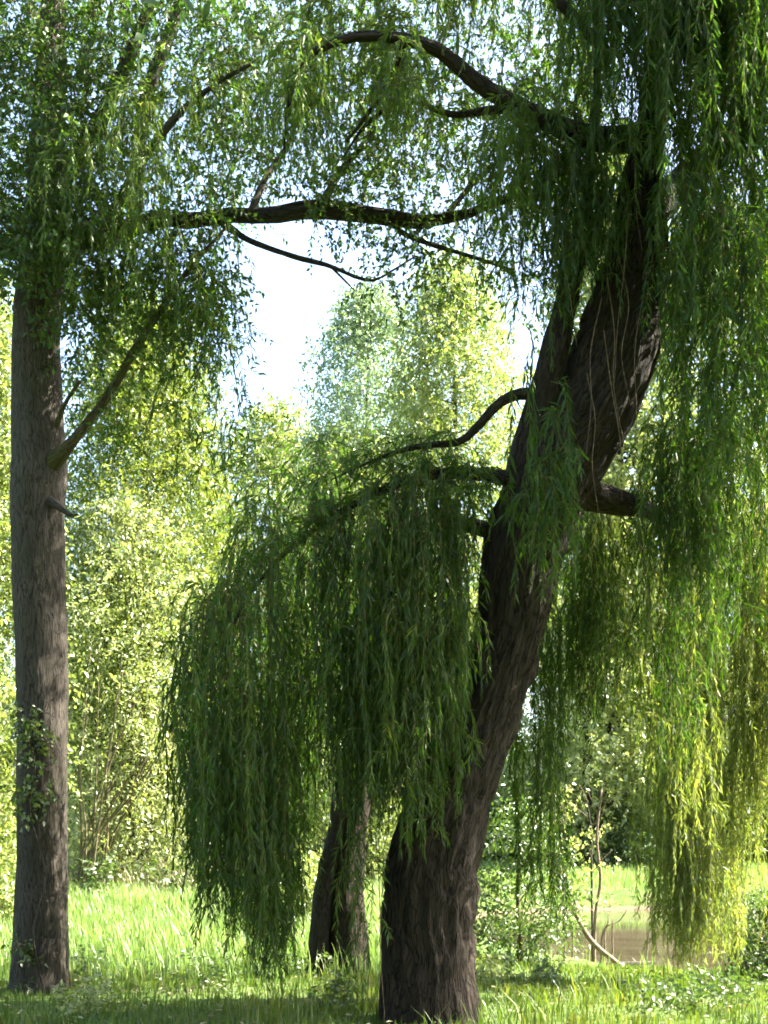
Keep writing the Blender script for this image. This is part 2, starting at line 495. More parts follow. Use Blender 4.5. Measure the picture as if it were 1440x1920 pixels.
# ------------------------------------------------------------------ ground, pond
PC, PR = (6.6, 21.6), (4.9, 6.9)


def ground_h(x, y):
    x = np.asarray(x, float); y = np.asarray(y, float)
    h = 0.10 * (vnoise(x * 0.5 + 50, y * 0.5 + 50, 0 * x + 3) - 0.5) + 0.03 * (vnoise(x * 2.1 + 90, y * 2.1 + 90, 0 * x + 8) - 0.5)
    wob = 0.14 * (vnoise(x * 0.8 + 20, y * 0.8 + 20, 0 * x + 1) - 0.5)
    e = np.sqrt(((x - PC[0]) / PR[0]) ** 2 + ((y - PC[1]) / PR[1]) ** 2) + wob
    k = np.clip((1.14 - e) / 0.3, 0, 1); k = k * k * (3 - 2 * k)
    h = h - 0.8 * k
    sl = np.clip((y - 10.5) / 4.0, 0, 1) * np.clip((x - 0.6) / 1.8, 0, 1) * np.clip((30 - y) / 4, 0, 1); h = h - 0.24 * sl
    f = np.clip((y - 28) / 12, 0, 1); h = h + 0.25 * f * f * (3 - 2 * f)
    g = np.clip((y - 12.5) / 10, 0, 1) * np.clip((0.5 - x) / 3, 0, 1); h = h + 0.6 * g
    return h


xs = np.unique(np.concatenate([np.linspace(-400, -20, 14), np.linspace(-20, -6, 29), np.linspace(-6, 14, 81), np.linspace(14, 30, 27), np.linspace(30, 400, 14)]))
ys = np.unique(np.concatenate([np.linspace(-40, 4, 16), np.linspace(4, 32, 113), np.linspace(32, 60, 29), np.linspace(60, 900, 18)]))
gx, gy = np.meshgrid(xs, ys)
gz = ground_h(gx, gy)
nx, ny = len(xs), len(ys)
ii = (np.arange(ny - 1)[:, None] * nx + np.arange(nx - 1)[None]).ravel()
GT = np.concatenate([np.stack([ii, ii + 1, ii + nx + 1], -1), np.stack([ii, ii + nx + 1, ii + nx], -1)])
g = link('ground', tri_mesh('ground', np.stack([gx, gy, gz], -1).reshape(-1, 3), GT, [M['ground']], smooth=True))
tag(g, 'grassy parkland ground sloping gently down to the pond', 'ground', kind='structure')

na = 72
aa = np.linspace(0, 2 * math.pi, na, endpoint=False)
wv = [[PC[0], PC[1], -0.42]] + [[PC[0] + math.cos(a) * PR[0] * 1.2, PC[1] + math.sin(a) * PR[1] * 1.2, -0.42] for a in aa]
wt = [[0, 1 + i, 1 + (i + 1) % na] for i in range(na)]
tag(link('pond_water', tri_mesh('pond_water', np.array(wv), np.array(wt), [M['water']])), 'brown still pond water behind the leaning willow', 'water', kind='structure')


def pond_e(x, y):
    return np.sqrt(((x - PC[0]) / PR[0]) ** 2 + ((y - PC[1]) / PR[1]) ** 2)


def blades(name, n, region, h0, h1, w, mat, label, dens=None, lean=0.35, keep=None, parent=None, cat='grass'):
    x0, x1, y0, y1 = region
    # pick more blades close by
    u = rng.uniform(0, 1, n)
    y = y0 * (y1 / y0) ** u if dens is None else y0 + (y1 - y0) * u ** dens
    x = rng.uniform(x0, x1, n)
    ok = ground_h(x, y) > -0.37
    if keep is not None: ok &= keep(x, y)
    x, y = x[ok], y[ok]; n = len(x)
    z = ground_h(x, y)
    clump = vnoise(x * 1.7 + 30, y * 1.7 + 30, 0 * x + 2); fine = vnoise(x * 5 + 30, y * 5 + 30, 0 * x + 12)
    H = (h0 + (h1 - h0) * np.clip(clump * 0.7 + fine * 0.5 - 0.1, 0, 1)) * rng.uniform(0.55, 1.25, n)
    a = rng.uniform(0, 6.283, n); d = np.stack([np.cos(a), np.sin(a), 0 * a], 1)
    b = np.stack([x, y, z - 0.02], 1)
    ln = (rng.uniform(0.1, 1.0, n) * lean * H)[:, None]
    side = np.stack([-d[:, 1], d[:, 0], 0 * a], 1)
    ww = (w * rng.uniform(0.6, 1.3, n) * (1 + y / 30))[:, None]
    up = np.stack([0 * a, 0 * a, H], 1)
    m1 = b + up * 0.55 + d * ln * 0.3
    V = np.stack([b - side * ww * 0.5, b + side * ww * 0.5, m1 - side * ww * 0.45, m1 + side * ww * 0.45, b + up * 0.95 + d * ln], 1).reshape(-1, 3)
    i = np.arange(n)[:, None] * 5
    T = np.concatenate([i + [0, 1, 3], i + [0, 3, 2], i + [2, 3, 4]], 1).reshape(-1, 3)
    t = np.clip(0.02 + 0.55 * clump + 0.35 * fine + rng.normal(size=n) * 0.15, 0, 1)
    o = link(name, tri_mesh(name, V, T, [mat], tint=np.repeat(t, 5)), parent)
    return tag(o, label, cat, kind='stuff')


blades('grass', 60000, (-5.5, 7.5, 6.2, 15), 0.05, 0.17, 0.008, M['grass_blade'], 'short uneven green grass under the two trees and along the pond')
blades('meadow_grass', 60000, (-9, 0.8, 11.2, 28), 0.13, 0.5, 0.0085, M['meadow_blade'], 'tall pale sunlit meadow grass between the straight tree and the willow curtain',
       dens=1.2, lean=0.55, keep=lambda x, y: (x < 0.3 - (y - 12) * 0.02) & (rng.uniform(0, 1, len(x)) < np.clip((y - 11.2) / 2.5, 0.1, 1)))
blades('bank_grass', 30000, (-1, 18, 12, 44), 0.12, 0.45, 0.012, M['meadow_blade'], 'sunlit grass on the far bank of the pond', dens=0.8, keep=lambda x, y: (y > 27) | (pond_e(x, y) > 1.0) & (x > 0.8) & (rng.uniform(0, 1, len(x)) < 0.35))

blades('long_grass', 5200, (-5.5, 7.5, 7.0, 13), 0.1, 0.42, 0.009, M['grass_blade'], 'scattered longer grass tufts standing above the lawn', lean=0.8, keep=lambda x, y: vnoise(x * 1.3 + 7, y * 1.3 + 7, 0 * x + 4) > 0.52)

# ------------------------------------------------------------------ weeping willow in front
willow_root = P(806, 1915, 9.2)
willow = empty('weeping_willow', (willow_root[0], willow_root[1], 0))
tag(willow, 'big leaning weeping willow with furrowed dark trunk and curtains of hanging shoots', 'tree')
w = Wood()
w.tube(W([(800, 2010, 300), (804, 1960, 230), (806, 1915, 196), (804, 1850, 180), (803, 1780, 174), (804, 1700, 170), (812, 1610, 166), (835, 1525, 156), (866, 1440, 144), (900, 1350, 132), (934, 1260, 124), (956, 1180, 126), (968, 1090, 138), (987, 1010, 150), (1020, 930, 154), (1066, 850, 156), (1112, 765, 160), (1150, 670, 158), (1174, 580, 142), (1194, 480, 112), (1203, 380, 86), (1212, 300, 64), (1218, 240, 50), (1232, 110, 40), (1262, -100, 32), (1300, -380, 20), (1330, -600, 8)], 9.2), sides=96, furrow=0.062, freq=6.5, lump=0.05, step=0.036, seed=1)
w.build('trunk', M['willow_bark'], willow)


def branch(parent, path, mat, sides=12, furrow=0.01, Y=None, seed=0, name='branch', lump=0.06, step=None):
    ww = Wood(); ww.tube(W(path, Y), sides=sides, furrow=furrow, lump=lump, seed=seed, step=step)
    return ww.build(name, mat, parent)


branch(willow, [(978, 990, 90, 9.15), (985, 920, 84, 9.1), (995, 840, 68, 9.05), (1020, 740, 58, 9.0), (1044, 640, 50, 9.0), (1064, 560, 44, 9.05), (1082, 480, 36, 9.1), (1100, 380, 26, 9.2), (1112, 250, 18, 9.3), (1120, 100, 12, 9.3), (1110, -150, 8, 9.2)], M['willow_bark'], sides=40, furrow=0.025, seed=2, name='stem', step=0.04)
branch(willow, [(812, 1590, 120, 9.3), (822, 1480, 96, 9.4), (838, 1370, 72, 9.5), (850, 1270, 56, 9.6), (855, 1160, 40, 9.7), (840, 1020, 24, 9.8), (800, 930, 12, 9.9)], M['willow_bark'], sides=36, furrow=0.025, seed=3, name='stem', step=0.04)
branch(willow, [(1050, 905, 74, 9.2), (1115, 932, 56, 9.3), (1180, 946, 44, 9.6), (1215, 956, 32, 10.0), (1265, 985, 20, 10.6), (1330, 1040, 12, 11.4), (1400, 1120, 6, 12.0)], M['willow_bark'], sides=24, furrow=0.015, seed=4)
branch(willow, [(995, 905, 34, 9.1), (925, 893, 27, 9.0), (870, 888, 23, 8.95), (790, 893, 19, 8.95), (690, 932, 15, 9.0), (590, 992, 11, 9.1), (510, 1062, 8, 9.2), (450, 1145, 6, 9.2), (410, 1235, 4, 9.2)], M['willow_bark'], furrow=0.006, seed=5)
branch(willow, [(960, 1010, 40, 9.2), (880, 985, 28, 9.6), (780, 975, 22, 10.0), (660, 1010, 16, 10.3), (560, 1070, 11, 10.4), (480, 1150, 6, 10.4)], M['willow_bark'], furrow=0.006, seed=6)
branch(willow, [(1010, 738, 26, 9.0), (965, 741, 21, 8.95), (930, 762, 18, 8.9), (893, 803, 16, 8.9), (860, 829, 14, 8.9), (800, 835, 12, 8.9), (745, 847, 9, 8.9), (690, 868, 6, 8.9), (620, 900, 3, 8.9)], M['willow_bark'], furrow=0.004, seed=7)
branch(willow, [(1220, 255, 56, 9.2), (1180, 262, 48, 9.15), (1120, 262, 42, 9.05), (1060, 245, 36, 8.95), (1000, 214, 33, 8.9), (940, 184, 30, 8.85), (895, 156, 29, 8.8), (850, 115, 26, 8.75), (810, 88, 23, 8.7), (760, 74, 20, 8.65), (690, 66, 18, 8.6), (630, 78, 16, 8.6), (585, 100, 14, 8.6), (555, 138, 11, 8.6), (541, 195, 8, 8.6), (532, 280, 4, 8.6)], M['willow_bark'], sides=16, furrow=0.01, seed=8)
branch(willow, [(1000, 214, 22, 8.9), (930, 205, 16, 9.1), (850, 215, 12, 9.3), (760, 190, 9, 9.5), (690, 230, 7, 9.6), (640, 300, 4, 9.6)], M['willow_bark'], furrow=0.004, seed=9)
branch(willow, [(760, 74, 12, 8.65), (735, 140, 10, 8.9), (700, 200, 8, 9.1), (650, 265, 5, 9.3)], M['willow_bark'], furrow=0.003, seed=10)
# heavy limb at the right border
branch(willow, [(1206, 420, 60, 9.2), (1290, 330, 56, 9.5), (1380, 250, 54, 9.6), (1425, 130, 52, 9.5), (1420, 0, 44, 9.3), (1380, -200, 32, 8.9), (1330, -420, 16, 8.6)], M['willow_bark'], sides=24, furrow=0.015, seed=11)
branch(willow, [(1185, 520, 64, 9.4), (1300, 480, 58, 9.9), (1420, 440, 56, 10.3), (1560, 400, 44, 10.6), (1700, 400, 28, 11)], M['willow_bark'], sides=24, furrow=0.015, seed=12)
branch(willow, [(1232, 110, 34, 9.2), (1230, -40, 30, 8.6), (1260, -220, 24, 8.0), (1320, -360, 14, 7.6), (1360, -380, 8, 7.3)], M['willow_bark'], sides=16, furrow=0.01, seed=13)
branch(willow, [(1140, 100, 20, 8.6), (1000, -40, 18, 8.6), (850, -140, 16, 8.6), (680, -160, 12, 8.6), (540, -60, 8, 8.6)], M['willow_bark'], sides=12, furrow=0.006, seed=14)


def curtain(name, n, xr, yr, top, bot, leafmat=M['willow_leaf'], tj=60, bj=90, clump=0.5, nclump=None, parent=None, maxlen=2.2, side=0.8, **kw):
    """hanging shoots filling a band of the crown; top(px), bot(px) rows of the outline; broken into tiers"""
    lv = Leaves()
    nclump = nclump or max(6, n // 14)
    cx = rng.uniform(xr[0], xr[1], nclump); cy = rng.uniform(yr[0], yr[1], nclump); cu = rng.uniform(0, 1, nclump); ct = rng.normal(size=nclump) * 0.12
    k = rng.integers(0, nclump, n)
    px = cx[k] + rng.normal(size=n) * 26 * clump; Yd = cy[k] + rng.normal(size=n) * 0.12 * clump
    tp = top(px); bt = bot(px)
    # tiers: start anywhere between the top and the lower part
    u = np.where(rng.uniform(0, 1, n) < 0.45, 0.0, cu[k] ** 1.3 * 0.8)
    y0 = tp + (bt - tp) * u + rng.normal(size=n) * tj * 0.5
    y1 = np.minimum(bt + rng.normal(size=n) * bj * 0.5, y0 + maxlen * F / Yd * rng.uniform(0.6, 1.1, n))
    good = y1 > y0 + 40
    px, Yd, y0, y1, tt = px[good], Yd[good], y0[good], y1[good], ct[k][good]
    S = np.stack([(px - 720) * Yd / F, Yd, CAM_H + (HZ - y0) * Yd / F], 1)
    Ln = (y1 - y0) * Yd / F
    S[:, 2] = np.maximum(S[:, 2], 0.4)
    Ln = np.minimum(Ln, S[:, 2] - 0.05)
    Ln = np.maximum(Ln, 0.15)
    lv.strands(S, Ln, tint=tt, **kw)
    # short side shoots off the hanging ones
    q = rng.integers(0, len(S), int(len(S) * side))
    if len(q):
        S2 = S[q] + DOWN * (Ln[q] * rng.uniform(0.1, 0.8, len(q)))[:, None] + rng.normal(size=(len(q), 3)) * np.array([0.05, 0.05, 0.03])
        kk = dict(kw); kk['bend'] = 0.16; kk['sway'] = 0.03
        lv.strands(S2, np.minimum(rng.uniform(0.2, 0.6, len(q)), S2[:, 2] - 0.03), tint=tt[q], **kk)
    return lv.build(name, leafmat, parent or willow)


def ip(*pts):
    a = np.array(pts, float)
    return lambda x: np.interp(x, a[:, 0], a[:, 1])


# left hump and its skirt
curtain('hanging_foliage', 430, (352, 700), (8.2, 11.5), ip((345, 1260), (375, 1150), (430, 1075), (480, 1030), (600, 985), (720, 960)),
        ip((340, 1450), (372, 1660), (420, 1770), (500, 1815), (528, 1800), (548, 1680), (570, 1540), (640, 1470), (690, 1540), (720, 1600)), bend=0.14, maxlen=3.4, nclump=46, clump=0.6, W=0.0155)
curtain('hanging_foliage', 110, (365, 860), (8.4, 9.2), ip((365, 1180), (430, 1090), (500, 1030), (600, 980), (700, 940), (900, 900)), ip((365, 1330), (430, 1240), (500, 1180), (600, 1100), (900, 1000)), bend=0.4, lift=1.3, sway=0.08)
curtain('hanging_foliage', 90, (380, 525), (8.3, 9.6), ip((385, 1400), (560, 1380)), ip((385, 1690), (430, 1790), (500, 1820), (560, 1780)), bend=0.12, maxlen=3)
curtain('hanging_foliage', 200, (690, 850), (8.3, 8.9), ip((690, 960), (800, 930), (890, 980)), ip((690, 1560), (720, 1480), (780, 1560), (845, 1540), (870, 1330), (890, 1250)), bend=0.1, clump=0.35)
curtain('hanging_foliage', 22, (650, 718), (8.4, 8.7), ip((640, 1350), (718, 1300)), ip((640, 1700), (690, 1860), (718, 1900)), bend=0.1, clump=0.3)
curtain('hanging_foliage', 60, (560, 930), (8.7, 9.4), ip((560, 1000), (700, 915), (800, 890), (960, 880)), ip((560, 1080), (960, 1040)), bend=0.3, sway=0.08)
curtain('hanging_foliage', 50, (430, 700), (9.0, 9.8), ip((430, 960), (560, 880), (700, 860)), ip((430, 1060), (700, 1030)), bend=0.3, sway=0.08)
curtain('hanging_foliage', 120, (1090, 1330), (9.6, 10.8), ip((1040, 990), (1110, 950), (1330, 960)), ip((1080, 1380), (1130, 1300), (1200, 1400), (1260, 1500), (1330, 1300)), bend=0.2)
curtain('hanging_foliage', 46, (755, 860), (8.4, 8.75), ip((760, 1180), (885, 1080)), ip((760, 1590), (820, 1610), (850, 1560), (885, 1330)), bend=0.08, clump=0.4, maxlen=1.4)
curtain('hanging_foliage', 7, (862, 900), (8.5, 8.7), ip((870, 1000), (915, 1000)), ip((870, 1330), (915, 1290)), bend=0.05, clump=0.3, maxlen=1.2)
# upright and sprawling growth along the arching limbs, so that they do not show bare
lv = Leaves()
for path, sp in (([(940, 893, 9.0), (790, 893, 8.9), (690, 930, 9.0), (590, 985, 9.1), (505, 1045, 9.2), (440, 1115, 9.2), (395, 1200, 9.2)], 0.0), ([(880, 985, 9.6), (780, 975, 10.0), (660, 1010, 10.3), (560, 1070, 10.4)], 0.1), ([(860, 829, 8.9), (745, 847, 8.9), (640, 890, 8.9)], 0.0)):
    q = spline([[*P(a, b, c), 0.0] for a, b, c in path], 60)[:, :3]
    k = rng.integers(0, 60, int((130, 60, 45)[(sp > 0) + 2 * (path[0][0] == 860)]))
    S_ = q[k] + rng.normal(size=(len(k), 3)) * 0.05
    d_ = norm(rng.normal(size=(len(k), 3)) * np.array([1, 1, 0.6]) + np.array([-0.3, 0, 0.5]))
    lv.shoots(S_, d_, rng.uniform(0.2, 0.55, len(k)), spacing=0.02, L=0.1, W=0.014, droop=0.9, angle=0.6, flat=0.0)
lv.build('leafy_shoots', M['willow_leaf'], willow)
# spray in front of the fork
curtain('hanging_foliage', 15, (965, 1070), (8.1, 8.5), ip((955, 790), (1000, 690), (1075, 760)), ip((955, 920), (1010, 1060), (1060, 1000), (1075, 880)), bend=0.15, tj=140, L=0.135, W=0.018)
curtain('hanging_foliage', 16, (1000, 1060), (8.1, 8.5), ip((1000, 880), (1060, 900)), ip((1000, 1090), (1060, 1070)), bend=0.12, tj=80, L=0.12)
# strands left of the upper trunk
curtain('hanging_foliage', 110, (930, 1110), (8.4, 9.5), ip((930, 250), (1110, 240)), ip((930, 560), (1000, 640), (1060, 560), (1110, 520)), bend=0.25, clump=0.7)
curtain('hanging_foliage', 65, (1035, 1140), (8.4, 8.9), ip((1050, 250), (1175, 240)), ip((1050, 560), (1120, 540), (1175, 400)), bend=0.2, clump=0.7)
# dense near curtain at the right
curtain('hanging_foliage', 500, (1240, 1425), (7.7, 9.1), ip((1200, -260), (1440, -260)), ip((1215, 330), (1260, 720), (1300, 960), (1380, 1000), (1425, 700)), bend=0.25, L=0.12, W=0.0165, spread=0.85)
curtain('hanging_foliage', 100, (1060, 1240), (7.8, 8.7), ip((1060, -260), (1240, -260)), ip((1060, 230), (1150, 250), (1240, 330)), bend=0.25, L=0.125)
curtain('hanging_foliage', 160, (1290, 1560), (9.5, 11), ip((1290, 400), (1560, 380)), ip((1290, 980), (1560, 1000)), bend=0.25)
# shaded middle curtain under the right limb
curtain('hanging_foliage', 90, (1090, 1330), (9.8, 11.2), ip((1040, 990), (1110, 950), (1330, 960)), ip((1040, 1200), (1080, 1420), (1130, 1300), (1200, 1400), (1260, 1560), (1330, 1600)), M['willow_leaf_sunlit'], bend=0.25)
curtain('hanging_foliage', 60, (975, 1035), (10.2, 10.8), ip((975, 1230), (1035, 1150)), ip((975, 1620), (1000, 1780), (1035, 1700)), bend=0.1, clump=0.4)
curtain('hanging_foliage', 50, (1060, 1120), (10.4, 11), ip((1060, 990), (1120, 970)), ip((1060, 1420), (1120, 1380)), bend=0.1, clump=0.4)
curtain('hanging_foliage', 150, (1200, 1440), (8.9, 9.8), ip((1180, 800), (1440, 800)), ip((1180, 1060), (1440, 1250)), bend=0.25)
# curtain with sunlight put into its yellow leaf colour
curtain('hanging_foliage', 350, (1180, 1480), (11.4, 13.2), ip((1195, 1250), (1290, 1100), (1350, 960), (1500, 940)), ip((1195, 1600), (1240, 1780), (1330, 1830), (1390, 1800), (1430, 1560), (1500, 1500)), M['willow_leaf_sunlit'], bend=0.2, maxlen=4.5)
curtain('hanging_foliage', 130, (1195, 1400), (11.4, 12.6), ip((1200, 1420), (1395, 1400)), ip((1200, 1690), (1250, 1800), (1330, 1830), (1395, 1790)), M['willow_leaf_sunlit'], bend=0.1, maxlen=3)
# shoots under the arching limb and from the limbs above the frame
curtain('hanging_foliage', 260, (520, 1010), (8.3, 9.6), ip((520, 130), (600, 75), (760, 70), (900, 150), (1010, 215)), ip((520, 330), (700, 190), (900, 330), (1010, 420)), M['willow_leaf_fresh'], bend=0.3, L=0.1, maxlen=1.2)
curtain('hanging_foliage', 270, (520, 1130), (8.7, 9.6), ip((520, -120), (1130, -200)), ip((520, 120), (700, 60), (900, 120), (1130, 280)), M['willow_leaf_fresh'], bend=0.3, L=0.1, maxlen=1.5)
# the unseen top of the crown, above the frame
curtain('hanging_foliage', 260, (700, 1700), (7.6, 12.5), ip((600, -380), (1100, -700), (1700, -500)), ip((600, -150), (1700, -100)), bend=0.5, spacing=0.05, L=0.16, W=0.03, twig=False, clump=2)
curtain('hanging_foliage', 130, (1440, 1750), (8, 10.5), ip((1440, -300), (1900, -100)), ip((1440, 1100), (1900, 1400)), bend=0.5, spacing=0.05, L=0.16, W=0.03, twig=False, clump=2)

curtain('hanging_foliage', 200, (-200, 2300), (4.0, 8.0), ip((-200, -900), (1000, -1300), (2300, -900)), ip((-200, -700), (2300, -700)), bend=0.5, spacing=0.06, L=0.2, W=0.05, twig=False, clump=3)  # extra unseen strands added overhead to block sky light from trunk and hump
curtain('hanging_foliage', 380, (1560, 2800), (6.8, 10.8), ip((1560, -300), (2700, -100)), ip((1560, 600), (2700, 900)), bend=0.6, spacing=0.05, L=0.17, W=0.035, twig=False, clump=3)  # unseen canopy added off to the right to shade the near lawn
# bare pale twigs hanging before the trunk
for px0, py0, px1, py1, yd in ((1190, 230, 1204, 470, 8.6), (1138, 520, 1170, 830, 8.6), (1178, 400, 1152, 720, 8.55), (1128, 560, 1098, 860, 8.6), (1208, 540, 1188, 900, 8.65), (1283, 860, 1302, 1110, 8.8), (1197, 960, 1215, 1190, 9.0), (1064, 400, 1082, 650, 8.6), (1132, 620, 1166, 940, 8.5), (704, 1560, 722, 1918, 8.5), (1160, 480, 1182, 760, 8.6), (1100, 700, 1122, 960, 8.6), (1088, 960, 1076, 1090, 8.8)):
    ww = Wood()
    m1, m2 = random.uniform(-12, 12), random.uniform(-10, 10)
    ww.tube(W([(px0, py0, 2.0), (px0 + (px1 - px0) * 0.33 + m1, py0 + (py1 - py0) * 0.33, 1.9), (px0 + (px1 - px0) * 0.66 + m2, py0 + (py1 - py0) * 0.66, 1.6), (px1, py1, 1.0)], yd), sides=5)
    ww.build('bare_twig', M['bare_twig'], willow)

# ------------------------------------------------------------------ straight tree at the left
lt_root = P(75, 1862, 10.8)
tall = empty('straight_tree', (lt_root[0], lt_root[1], 0))
tag(tall, 'tall straight tree with smooth grey-brown trunk at the left border', 'tree')
w = Wood()
w.tube(W([(72, 1950, 214), (73, 1895, 149), (75, 1855, 113), (76, 1800, 102), (77, 1700, 96), (78, 1500, 92), (79, 1300, 94), (73, 1100, 94), (72, 960, 97), (74, 880, 100), (70, 790, 90), (69, 650, 86), (76, 550, 88), (80, 450, 78), (86, 300, 64), (96, 100, 50), (108, -120, 42), (120, -400, 28), (130, -800, 8)], 10.8), sides=72, furrow=0.018, freq=8, lump=0.09, step=0.04, seed=5)
w.build('trunk', M['grey_bark'], tall)
G = M['grey_bark']
branch(tall, [(80, 470, 45, 10.8), (170, 452, 36, 10.6), (240, 428, 31, 10.5), (310, 408, 28, 10.4), (360, 414, 26, 10.3), (430, 402, 27, 10.3), (500, 405, 26, 10.2), (560, 394, 28, 10.1), (620, 392, 32, 10.1), (690, 402, 28, 10.0), (730, 406, 28, 10.0), (790, 416, 22, 10.0), (850, 406, 19, 10.0), (890, 398, 16, 10.0), (930, 378, 15, 10.0), (990, 368, 10, 10.0), (1060, 350, 5, 10.0)], M['dark_bark'], sides=24, furrow=0.02, seed=21, lump=0.2)
branch(tall, [(420, 420, 16, 10.3), (460, 447, 11, 10.2), (505, 466, 10, 10.1), (560, 484, 9, 10.1), (620, 500, 8, 10.0), (690, 526, 6, 10.0), (735, 508, 4, 10.0), (780, 480, 2, 10.0)], M['dark_bark'], seed=22)
branch(tall, [(620, 500, 5, 10.0), (645, 525, 4, 10.0), (665, 545, 2, 10.0)], M['dark_bark'], seed=23)
branch(tall, [(720, 405, 14, 10.0), (760, 440, 10, 10.0), (820, 462, 9, 9.9), (880, 480, 7, 9.9), (960, 506, 4, 9.9)], M['dark_bark'], seed=24)
branch(tall, [(80, 885, 46, 10.75), (114, 852, 32, 10.6), (136, 828, 19, 10.5), (200, 746, 16, 10.4), (255, 652, 15, 10.3), (300, 582, 12, 10.2), (350, 510, 11, 10.0), (420, 430, 6, 10)], M['mossy_bark'], seed=25)
branch(tall, [(85, 935, 20, 10.7), (118, 956, 11, 10.5), (134, 966, 7, 10.45), (146, 964, 4, 10.42)], G, seed=26)
branch(tall, [(105, 800, 12, 10.6), (120, 760, 8, 10.5), (150, 715, 6, 10.4)], M['mossy_bark'], seed=27)
branch(tall, [(80, 465, 40, 10.8), (20, 468, 34, 10.7), (-60, 455, 26, 10.6), (-160, 420, 14, 10.5)], G, sides=16, seed=28)
branch(tall, [(84, 380, 44, 10.8), (140, 300, 36, 10.6), (190, 220, 30, 10.5), (240, 110, 24, 10.4), (275, 20, 18, 10.3), (310, -100, 10, 10.2)], G, sides=16, furrow=0.008, seed=29)
branch(tall, [(250, 425, 30, 10.5), (258, 300, 28, 10.9), (275, 180, 26, 11.1), (300, 110, 25, 11.1), (325, 40, 22, 11.1), (360, -80, 14, 11)], G, sides=16, furrow=0.008, seed=30)
branch(tall, [(190, 450, 22, 10.5), (250, 330, 18, 10.2), (320, 230, 14, 10.0), (400, 160, 9, 9.9), (470, 120, 5, 9.8)], G, seed=31)
branch(tall, [(600, 390, 18, 10.1), (640, 320, 13, 10.2), (690, 260, 10, 10.2), (720, 200, 7, 10.2), (790, 150, 4, 10.2)], G, seed=32)
branch(tall, [(470, 400, 16, 10.2), (500, 330, 12, 10.3), (540, 270, 9, 10.4), (560, 210, 5, 10.4)], G, seed=33)
branch(tall, [(840, 400, 12, 10.0), (890, 340, 9, 10.1), (950, 290, 6, 10.1), (990, 250, 3, 10.1)], G, seed=34)


def clumps(lv, px, py, Y, r, nsh, Ls, **kw):
    """leafy shoots bursting from clump centres (arrays in photo pixels at a distance)"""
    px, py, Y, r = [np.atleast_1d(np.asarray(a, float)) for a in (px, py, Y, r)]
    k = np.repeat(np.arange(len(px)), nsh)
    c = np.stack([(px - 720) * Y / F, Y, CAM_H + (HZ - py) * Y / F], 1)
    d = norm(rng.normal(size=(len(k), 3)) + np.array([0, 0, 0.15]))
    S = c[k] + d * (r[np.minimum(k, len(r) - 1)] * rng.uniform(0, 1, len(k)) ** 0.5)[:, None]
    tt = (rng.normal(size=len(px)) * 0.12)[k]
    lv.shoots(S, d, Ls * rng.uniform(0.6, 1.3, len(k)), tint=tt, **kw)


# crown masses: (n clumps, x0, x1, y0, y1, Y0, Y1)
lv = Leaves()
for n, x0, x1, y0, y1, Y0, Y1 in ((120, -60, 230, -60, 520, 9.7, 11.4), (40, 200, 480, -40, 420, 9.8, 12), (22, 60, 420, 440, 600, 9.8, 10.6), (10, -80, 60, 200, 560, 10, 12), (17, 130, 400, 540, 670, 10, 11.4)):
    clumps(lv, rng.uniform(x0, x1, n), rng.uniform(y0, y1, n), rng.uniform(Y0, Y1, n), np.full(n, 0.28), 16, 0.34, spacing=0.031, L=0.07, W=0.034)
lv.build('crown', M['poplar_leaf'], tall)
# thin confetti of leaves along the long limb
lv = Leaves()
n = 260
x = rng.uniform(430, 1120, n); y = -40 + 430 * rng.uniform(0, 1, n) ** 0.8
clumps(lv, x, y, rng.uniform(9.6, 11.6, n), np.full(n, 0.26), 10, 0.3, spacing=0.026, L=0.052, W=0.03)
n = 26
x = rng.uniform(640, 980, n); clumps(lv, x, 430 + rng.uniform(0, 1, n) * 60 - 20, rng.uniform(9.7, 10.4, n), np.full(n, 0.13), 4, 0.2, spacing=0.03, L=0.055, W=0.03)
n = 24
clumps(lv, rng.uniform(700, 1010, n), rng.uniform(410, 560, n), rng.uniform(9.7, 10.4, n), np.full(n, 0.22), 8, 0.28, spacing=0.028, L=0.055, W=0.03)
lv.build('crown', M['poplar_leaf'], tall)
lv = Leaves()
n = 60
clumps(lv, rng.uniform(-500, 420, n), rng.uniform(-700, -100, n), rng.uniform(9, 13, n), np.full(n, 0.7), 16, 0.6, spacing=0.07, L=0.16, W=0.09, twig=False)
lv.build('crown', M['poplar_leaf'], tall)
curtain('hanging_foliage', 120, (120, 430), (9.2, 10.3), ip((120, 300), (300, 140), (470, 100)), ip((120, 640), (300, 640), (420, 560), (470, 420)), M['willow_leaf_fresh'], bend=0.35, L=0.1, parent=tall, maxlen=1.3, clump=0.9)
curtain('hanging_foliage', 75, (110, 400), (9.6, 10.4), ip((120, 440), (470, 430)), ip((120, 700), (300, 700), (420, 720), (470, 600)), bend=0.35, L=0.1, parent=tall, maxlen=1.2, clump=0.9)
curtain('hanging_foliage', 20, (340, 440), (9.6, 10.2), ip((360, 640), (490, 600)), ip((360, 900), (430, 960), (490, 760)), bend=0.35, L=0.11, parent=tall, maxlen=1.2, clump=0.6)

lv = Leaves(); n = 26
u = rng.uniform(0, 1, n)
clumps(lv, 150 + 260 * u + rng.normal(size=n) * 22, 800 - 260 * u + rng.normal(size=n) * 34, 10.35 - 0.2 * u + rng.normal(size=n) * 0.2, np.full(n, 0.12), 5, 0.26, spacing=0.03, L=0.07, W=0.03, droop=0.5)
n = 16
clumps(lv, rng.uniform(330, 470, n), rng.uniform(640, 900, n), rng.uniform(9.8, 10.3, n), np.full(n, 0.1), 4, 0.3, spacing=0.03, L=0.08, W=0.022, droop=0.8)
lv.build('leafy_shoots', M['willow_leaf'], tall)

